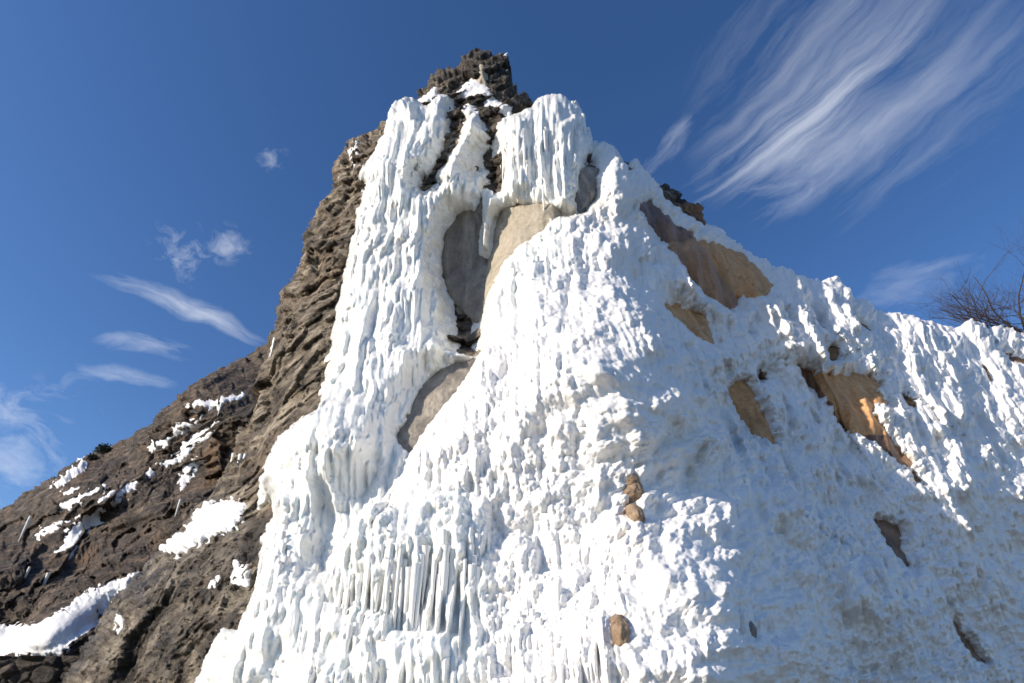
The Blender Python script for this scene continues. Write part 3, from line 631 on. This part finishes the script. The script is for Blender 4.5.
# ------------------------------------------------------------------ hillside to the left
hu = np.arange(-140, 330, 1.0); hv = np.arange(320, 720, 1.0); HU, HV = np.meshgrid(hu, hv)
HC = np.array([(0,510,26),(100,440,28),(262,345,30),(-140,600,20),(-140,400,34),(0,600,15.5),(60,660,11.8),(-100,660,11.8),(130,590,14.5),(200,540,16),(240,450,21),(100,520,21),(180,450,24),(330,400,24),(330,700,14),(60,720,11),(-140,720,11),(150,640,12.5)], float)
def idw(C, U_, V_):
    num = 0; den = 0
    for x, y, z in C:
        w = 1 / (((U_ - x) ** 2 + (V_ - y) ** 2) / 1e4 + .12) ** 2; num = num + w * np.log(z); den = den + w
    return np.exp(num / den)
HY = idw(HC, HU, HV); HR = ray(HU, HV); HT = HY / HR[..., 1]; HS = HT / F
HSIL = [(-160,600),(-60,545),(0,512),(20,497),(45,482),(70,466),(90,455),(110,448),(130,438),(150,425),(165,409),(185,392),(210,376),(235,362),(262,344),(340,300),(340,740),(-160,740)]
HNP = np.stack([HU / 100, HV / 100, HU * 0], -1); hd = psdf(HSIL, HU, HV) + fbm(HNP * 9 + 5, 4, .6) * 5
HP = CAM + HR * HT[..., None]; al = (HU * .82 - HV * .57); ac = (HU * .57 + HV * .82)
hq = np.stack([al / 90, ac / 22, HU * 0 + 2], -1) + fbm(HNP * 2.5, 3)[..., None] * .7
HRl = fbm(hq * 1.3, 5, .6, True) * 9 + blocks(hq * 1.2, tilt=1.2) * 11 + blocks(hq * 3.2 + 9, tilt=1.2) * 4 + fbm(HNP * 22, 4, .65) * 3
for q, dp in [([(28,556),(60,540),(100,512),(130,500),(128,512),(85,540),(40,566)], 10), ([(85,575),(130,560),(170,530),(190,530),(150,560),(100,590)], 8)]:
    HRl = HRl - dp * sstep(-4, 5, psdf(q, HU, HV))
HRl = HRl * (1 - .65 * sstep(40, 0, hd)) * (1 - .6 * sstep(60, 0, np.hypot(HU - 235, HV - 370)))
ledge = sstep(-3, 6, psdf([(-150,625),(0,624),(45,624),(66,612),(90,594),(138,575),(128,590),(112,602),(98,616),(95,634),(70,644),(30,660),(-150,660)], HU, HV))
HPb = CAM + HR * (HT + circ(hd, 26, 50) * HS)[..., None]; HD = -HR / np.linalg.norm(HR, axis=-1, keepdims=True)
hn = normals(blur(HPb, 5)); hc = sstep(24, 0, hd)[..., None]; HDD = HD * (1 - .55 * hc) + hn * (.3 + .5 * hc); HDD /= np.linalg.norm(HDD, axis=-1, keepdims=True)
HPR = HPb + HDD * (HRl * HS)[..., None]
hb = np.zeros(HU.shape + (3,)); hb[..., 1] = 12; hf = HV > hv[-1] - 1.5; hb[hf] = 0; hb[hf, 2] = -(HPR[hf][:, 2] + .3)
tag(grid_mesh('hillside', HPR, quad_and(hd > 0), M_HILL, dict(dark=sstep(.1, .5, fbm(HNP * 4, 4)) * .8, wet=HU * 0 + .1, ochre=sstep(-.15, .3, fbm(HNP * 3 + 8, 3)), pale=sstep(0, .4, fbm(HNP * 5 + 3, 3)) * .6), hb),
    'dark brown layered rock slope with snow streaks left of the waterfall', None, None, 'structure')
def patch(poly, label, grid, Tp=5, name='snow_patch', nz=9.0, group='snow patches on the left rocks', cat='snow patch', mat=None):
    U_, V_, P_, D_, S_, ok_ = grid; pl = np.array(poly, float); m = 14
    j0, j1 = np.searchsorted(U_[0], [pl[:, 0].min() - m, pl[:, 0].max() + m]); i0, i1 = np.searchsorted(V_[:, 0], [pl[:, 1].min() - m, pl[:, 1].max() + m]); sl = (slice(i0, i1), slice(j0, j1))
    u, v = U_[sl], V_[sl]; npn = np.stack([u / 100, v / 100, u * 0], -1); d = psdf(poly, u, v) + fbm(npn * 16, 4, .65) * nz
    d = d + fbm(npn * 24, 3) * 2.2 - .2
    h = np.where(d > 0, Tp * np.clip(d / 9, 0, 1) ** .7, d * 1.2) + fbm(npn * 9, 4, .6) * 1.6
    P = P_[sl] + D_[sl] * (h * S_[sl])[..., None]
    qm = quad_and(ok_[sl]) & quad_or(d > -4)
    if qm.sum() < 4: return
    o = grid_mesh(name, P, qm, mat or M_SNOW, dict(stain=sstep(.1, .6, fbm(npn * 7, 3)) * .3), -D_[sl] * (S_[sl] * 8)[..., None]); tag(o, label, cat, group); return o
PRs = Pb + DD * ((blur(R, 3) + .8) * S)[..., None]; HPs = HPb + HDD * ((blur(HRl, 3) + 1.0) * HS)[..., None]
GH = (HU, HV, HPs, HDD, HS, hd > 0); GC = (U, V, PRs, DD, S, ok)
Z = lambda L_: [(x / 2.2545, 380 + y / 2.2545) for x, y in L_]
for poly, lb in [
 ([(130,390),(150,370),(150,345),(185,310),(220,305),(225,320),(180,350),(165,385),(140,395)], 'blocky snow patch beside the dark hollow low on the brown slope'),
 ([(115,240),(185,190),(197,197),(170,222),(120,245)], 'snow streak highest at the left just under the skyline'),
 ([(138,285),(180,262),(240,243),(205,272),(150,292)], 'long flat snow streak below the skyline streak'),
 ([(222,282),(300,238),(312,242),(270,270),(230,290)], 'tapering snow streak in the middle of the brown slope'),
 ([(365,195),(410,165),(415,140),(450,120),(495,98),(482,122),(440,152),(420,182),(380,198)], 'large ragged snow patch on the upper brown slope'),
 ([(390,115),(410,100),(460,88),(440,107),(400,124)], 'small snow patch above the large ragged one'),
 ([(340,152),(390,130),(382,147),(350,157)], 'little snow sliver left of the large ragged patch'),
 ([(418,64),(470,52),(548,38),(548,48),(450,70)], 'thin snow line under the highest part of the brown slope'),
 ([(402,232),(430,190),(452,175),(437,207),(412,252)], 'narrow upright snow strip below the large ragged patch'),
 ([(140,258),(177,246),(165,260)], 'tiny snow fleck between two long streaks'), ([(326,222),(352,203),(342,224)], 'tiny snow fleck in the middle of the slope'),
 ([(155,190),(192,178),(186,190)], 'tiny snow fleck on the left skyline'), ([(80,352),(130,325),(160,318),(120,345),(90,362)], 'faint snow streak left of the dark hollow')]: patch(Z(poly), lb, GH, 4)
patch([(-140,625),(0,625),(44,626),(66,612),(89,594),(138,575),(129,588),(112,602),(99,616),(95,634),(76,643),(66,656),(30,657),(-140,658)], 'broad snow bank lying on top of the dark stone wall', GH, 7, name='snow_bank', cat='snow')
patch([(164,551),(186,533),(200,512),(213,503),(231,500),(246,504),(244,517),(231,531),(208,540),(190,549),(177,556)], 'thick triangular snow patch on the ledge right of the brown slope', GC, 8, name='snow_bank', cat='snow')
patch([(234,587),(234,570),(236,556),(242,566),(250,572),(247,585)], 'small upright snow clump against the foot of the ice fall', GC, 5)
patch([(208,585),(222,574),(217,588)], 'little snow clump on wet grey rock', GC, 4); patch([(116,630),(120,616),(124,622),(120,634)], 'snow blob in the dark crevice of the wet rock', GC, 4)
patch([(377,148),(384,140),(380,150),(372,158)], 'small snow tuft high on the left rock edge', GC, 4); patch([(348,150),(356,143),(358,152),(350,160)], 'snow lump on the upper left outline', GC, 4)
def hpt(u, v):
    j = int(u - hu[0]); i = int(v - hv[0]); return HPR[i, j], HS[i, j]
for u, v, l, w, lb in [(40,523,26,1.8,'slanting icicle far left on the brown slope'),(38,575,18,1.5,'small icicle near the left edge above the snow bank'),(57,580,26,2,'icicle above the snow bank'),(186,508,16,1.6,'icicle under the upper snow strip of the brown slope'),(226,412,12,1.6,'icicle at the top right of the brown slope')]:
    p, s = hpt(u, v); f = np.linspace(0, 1, 7); path = np.stack([p[0] + 0 * f, p[1] - .4 + 0 * f, p[2] + .1 - f * l * s * 1.2], -1); a, q = tube(path, w * s * .8 * (1 - f) ** .8 * (1 + rng.normal(0, .12, 7)) + .004)
    tag(mk_mesh('icicle', a, q, M_CURT, attrs=dict(stain=np.zeros(len(a))), origin=p), lb, 'icicle', 'icicles on the brown slope')

SL = 'bare rock showing through the ice'
def slab(poly, label, mat, Tp, w=14, name='rock_slab', grow=7):
    global _w
    pl = np.array(poly, float); m = 20; j0, j1 = np.searchsorted(us, [pl[:, 0].min() - m, pl[:, 0].max() + m]); i0, i1 = np.searchsorted(vsr, [pl[:, 1].min() - m, pl[:, 1].max() + m]); sl = (slice(i0, i1), slice(j0, j1))
    u, v = U[sl], V[sl]; npn = np.stack([u / 100, v / 100, u * 0], -1); d = psdf(poly, u, v) + grow + fbm(npn * 9, 3) * 2
    h = np.where(d > 0, Tp * np.sqrt(np.clip(1 - (1 - np.clip(d / w, 0, 1)) ** 2, 0, 1)), d * 1.6) + fbm(npn * 3, 3) * 3
    ph = (u - 512) / (v - ZVP); h = h + fbm(npn * 7 + 4, 4, .55, True) * 2.2 + fbm(np.stack([ph * 60, v / 80, v * 0], -1), 4, .6) * 2.6 + fbm(npn * 22, 3) * .8
    Rb = blur(R, 9)[sl] if False else RB9[sl]; P = Pb[sl] + DD[sl] * ((h + Rb + bigR[sl]) * S[sl])[..., None]
    o = grid_mesh(name, P, quad_and(ok[sl]) & quad_or(d > -3), mat, {}, -DD[sl] * (S[sl] * 10)[..., None]); tag(o, label, 'rock', SL); return o
RB9 = blur(R, 9)
slab([(441,262),(446,234),(458,216),(487,198),(487,302),(479,320),(470,312),(459,301),(450,286)], 'smooth dark grey dome streaked by water left of the long thin icicle column', M_TUFA_GREY, 17, 24, 'rock_dome', 3)
slab([(487,262),(492,226),(506,206),(556,204),(560,222),(545,250),(505,300),(487,318),(483,296)], 'smooth sunlit tan dome under the broad icicle curtain', M_TUFA_TAN, 24, 34, 'rock_dome', 3)
slab([(400,450),(402,420),(425,388),(450,366),(478,358),(472,385),(441,425),(410,455)], 'lower smooth grey tan dome in the gap between left fall and mound', M_TUFA_GREY, 12, 22, 'rock_dome', 4)
slab(HOLES[0], 'dark brown streaked slab at the upper end of the bare rock chain', M_TUFA_BR, 7, 12)
slab([(669,248),(690,246),(705,262),(722,282),(738,304),(728,307),(707,293),(685,270)], 'reddish rounded slab with shadow put into its colour, left half of the middle bare patch', M_TUFA_RED_SHADE, 12, 12, grow=5)
slab([(694,247),(716,250),(738,257),(757,276),(769,288),(763,296),(754,298),(738,291),(718,270)], 'bright tan rounded slab right half of the middle bare patch', M_TUFA_OR, 6, 12, grow=5)
slab(HOLES[2], 'small golden slab half buried below the middle bare patch', M_TUFA_OR, 5)
slab(HOLES[3], 'narrow upright tan slab in the shaded slope', M_TUFA_OR, 5)
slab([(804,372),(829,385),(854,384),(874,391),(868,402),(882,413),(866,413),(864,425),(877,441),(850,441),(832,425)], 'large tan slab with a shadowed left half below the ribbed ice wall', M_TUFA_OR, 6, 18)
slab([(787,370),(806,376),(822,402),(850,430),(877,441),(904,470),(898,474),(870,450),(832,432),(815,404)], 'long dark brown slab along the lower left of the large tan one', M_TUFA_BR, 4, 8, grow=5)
slab(HOLES[5], 'small dark brown keyhole shaped patch on the lower right slope', M_TUFA_BR, 5)
slab(HOLES[6], 'thin dark sliver of rock near the bottom right corner', M_TUFA_BR, 4, grow=4)
slab([(579,174),(588,170),(597,172),(594,194),(586,204),(579,210),(576,200)], 'grey brown rock between the icicle curtain and the right slope', M_TUFA_GREY, 8, 9, grow=3)
slab([(479,65),(485,66),(485,80),(479,82)], 'tan block just below the summit, its sunlit face put into the pale colour', M_TUFA_TAN, 5, 4, grow=0)  # sunlit rock face, painted as a paler block
GP_ = (U, V, PRs, DD, S, ok)
for q, lb in [(ICE_S[0], 'rounded snow cap on the dark rock just under the summit'), (ICE_S[1], 'flat snow cap right of and below the rounded one near the summit'), (ICE_S[2], 'upright snow knob on the left shoulder of the summit'), (ICE_S[3], 'thin snow strip at the foot of the knob on the left shoulder'),
    ([(500,48),(506,52),(510,66),(506,60)], 'thin snow rim on the right edge of the summit'), ([(458,108),(470,104),(478,112),(468,118)], 'snow tuft on the rock between the left fall and the summit caps')]: patch(q, lb, GP_, 6, nz=3)

# ------------------------------------------------------------------ dry stone wall under the snow bank
def stone_wall():
    x0, x1, y0, z1 = -18, -6.6, 10.6, 2.72; nx, nz_ = 520, 150; xs = np.linspace(x0, x1, nx); zs = np.linspace(z1, -.1, nz_); X, Zz = np.meshgrid(xs, zs)
    q = np.stack([X * 2.6, X * 0 + 3, Zz * 4.2], -1) + fbm(np.stack([X, X * 0, Zz], -1) * 1.5, 2)[..., None] * .3
    a, b, idv = worley(q); h = np.minimum((b - a) * 2.2, .6) * .16 + idv * .06 + fbm(q * 4, 3) * .02
    P = np.stack([X, y0 - h, Zz], -1); sk = np.zeros(P.shape); sk[..., 1] = .6
    o = grid_mesh('stone_wall', P, np.ones((nz_ - 1, nx - 1), bool), M_HILL, dict(dark=sstep(.12, .0, b - a) + idv * .5, wet=X * 0 + .2, ochre=X * 0, pale=X * 0 + .3), sk)
    tag(o, 'dark dry stone wall in the bottom left corner under the snow bank', 'wall')
stone_wall()

# ------------------------------------------------------------------ bare shrub on the right ridge and small bushes on the left skyline
def simple_mat(name, c, r=.8):
    m, nt, b = new_mat(name); N = NT(nt); n = N.noise(N.pos(), 6, 4); cc = N.ramp(n, [(.3, tuple(x * .6 for x in c)), (.7, tuple(min(1, x * 1.4) for x in c))]); nt.links.new(cc, b.inputs[0]); b.inputs['Roughness'].default_value = r; return m
M_TWIG = simple_mat('twig_bark', (.06, .042, .036)); M_NEED = simple_mat('juniper', (.03, .035, .02)); 
def bare_shrub(base, size, nst, label, lean=(0, 0)):
    e = bpy.data.objects.new('bare_shrub', None); COL.objects.link(e); e.location = base; tag(e, label, 'shrub', 'shrubs on the skyline')
    V_, Q_ = [], []; off = [0]
    def grow(p, d, L_, r, dep, V_, Q_, off):
        n = 6; path = [p]; dd = d / np.linalg.norm(d)
        for i in range(n):
            dd = dd + rng.normal(0, .13, 3) + np.array([0, 0, .05]); dd /= np.linalg.norm(dd); path.append(path[-1] + dd * L_ / n)
        rad = np.linspace(r, r * .45, n + 1); a, q = tube(path, rad, 5 if dep < 2 else 3); V_.append(a); Q_.append(q + off[0]); off[0] += len(a)
        if dep >= 4: return
        for k in range(random.randint(3, 5) if dep < 3 else 3):
            i = random.randint(1, n); nd = dd * .8 + rng.normal(0, .55, 3); grow(path[i], nd, L_ * random.uniform(.45, .72), rad[i] * .6, dep + 1, V_, Q_, off)
    for k in range(nst):
        V_, Q_, off = [], [], [0]; az = rng.uniform(0, 6.28); d = np.array([math.cos(az) * .9 + lean[0], math.sin(az) * .5 + lean[1], rng.uniform(.35, 1.0)])
        grow(np.array(base), d, size * rng.uniform(.4, .6), size * .0065, 0, V_, Q_, off)
        mk_mesh('stem', np.concatenate(V_), np.concatenate(Q_), M_TWIG, parent=e, origin=base)
b = at(1028, 336, 18.5); bare_shrub(b, 5.8, 12, 'leafless dark brown shrub behind the snowy ridge at the right edge', (-.5, 0))
b = at(978, 326, 18.0); bare_shrub(b, 2.8, 7, 'smaller leafless bush left of the big one on the ridge', (-.2, 0))
def bush(u, v, Y, r, label):
    c = at(u, v, Y); e = bpy.data.objects.new('bush', None); COL.objects.link(e); e.location = c; tag(e, label, 'bush', 'shrubs on the skyline')
    n = 900; dv_ = rng.normal(size=(n, 3)); dv_ /= np.linalg.norm(dv_, axis=1)[:, None]; rr = r * rng.random(n) ** .5 * (.6 + .5 * np.abs(perlin(dv_ * 2.5 + u)) * 2)
    ctr = c + dv_ * rr[:, None] * np.array([1.3, 1, .7]) + np.array([0, 0, r * .35]); a = rng.normal(size=(n, 3)) * r * .09; b2 = rng.normal(size=(n, 3)) * r * .09
    vs_ = np.stack([ctr + a, ctr + b2, ctr - a * .6 - b2 * .6], 1).reshape(-1, 3); mk_mesh('foliage', vs_, None, M_NEED, False, tris=np.arange(3 * n).reshape(-1, 3), parent=e, origin=c)
    Vv, Qq, o_ = [], [], 0
    for k in range(9):
        d = rng.normal(size=3) * np.array([1, 1, .4]) + np.array([0, 0, .6]); d /= np.linalg.norm(d); pth = [c - np.array([0, 0, r * .4]) + d * r * 1.3 * f for f in np.linspace(0, 1, 5)]; a_, q_ = tube(pth, np.linspace(r * .05, r * .01, 5), 4); Vv.append(a_); Qq.append(q_ + o_); o_ += len(a_)
    mk_mesh('stem', np.concatenate(Vv), np.concatenate(Qq), M_TWIG, parent=e, origin=c)
bush(103, 451, 27.0, .36, 'small dark juniper bush standing out on the left skyline'); bush(157, 422, 28.0, .2, 'tiny bush higher up the left skyline'); bush(92, 459, 27.0, .25, 'low dark scrub just left of the juniper bush')

# ------------------------------------------------------------------ ground
gx = np.concatenate([-np.geomspace(6000, 30, 14), np.linspace(-25, 25, 60), np.geomspace(30, 6000, 14)]); GX, GY = np.meshgrid(gx, gx)
GP = np.stack([GX, GY, fbm(np.stack([GX, GY, GX * 0], -1) * .3, 3) * .12], -1)
M_GROUND = ice_material('darkened_ground', (.15, .14, .12), (.2, .17, .14), .8, 0, (1, 1, 1), 1.5)  # unseen ground, darkened so that less light bounces up onto the ice
g = grid_mesh('ground', GP, np.ones((len(gx) - 1,) * 2, bool), M_GROUND, dict(stain=GX * 0)); g.location = (0, 0, 0); g.data.transform(__import__('mathutils').Matrix.Translation((float(GP[..., 0].mean()), float(GP[..., 1].mean()), float(GP[..., 2].min()))))
tag(g, None, None, None, 'structure')
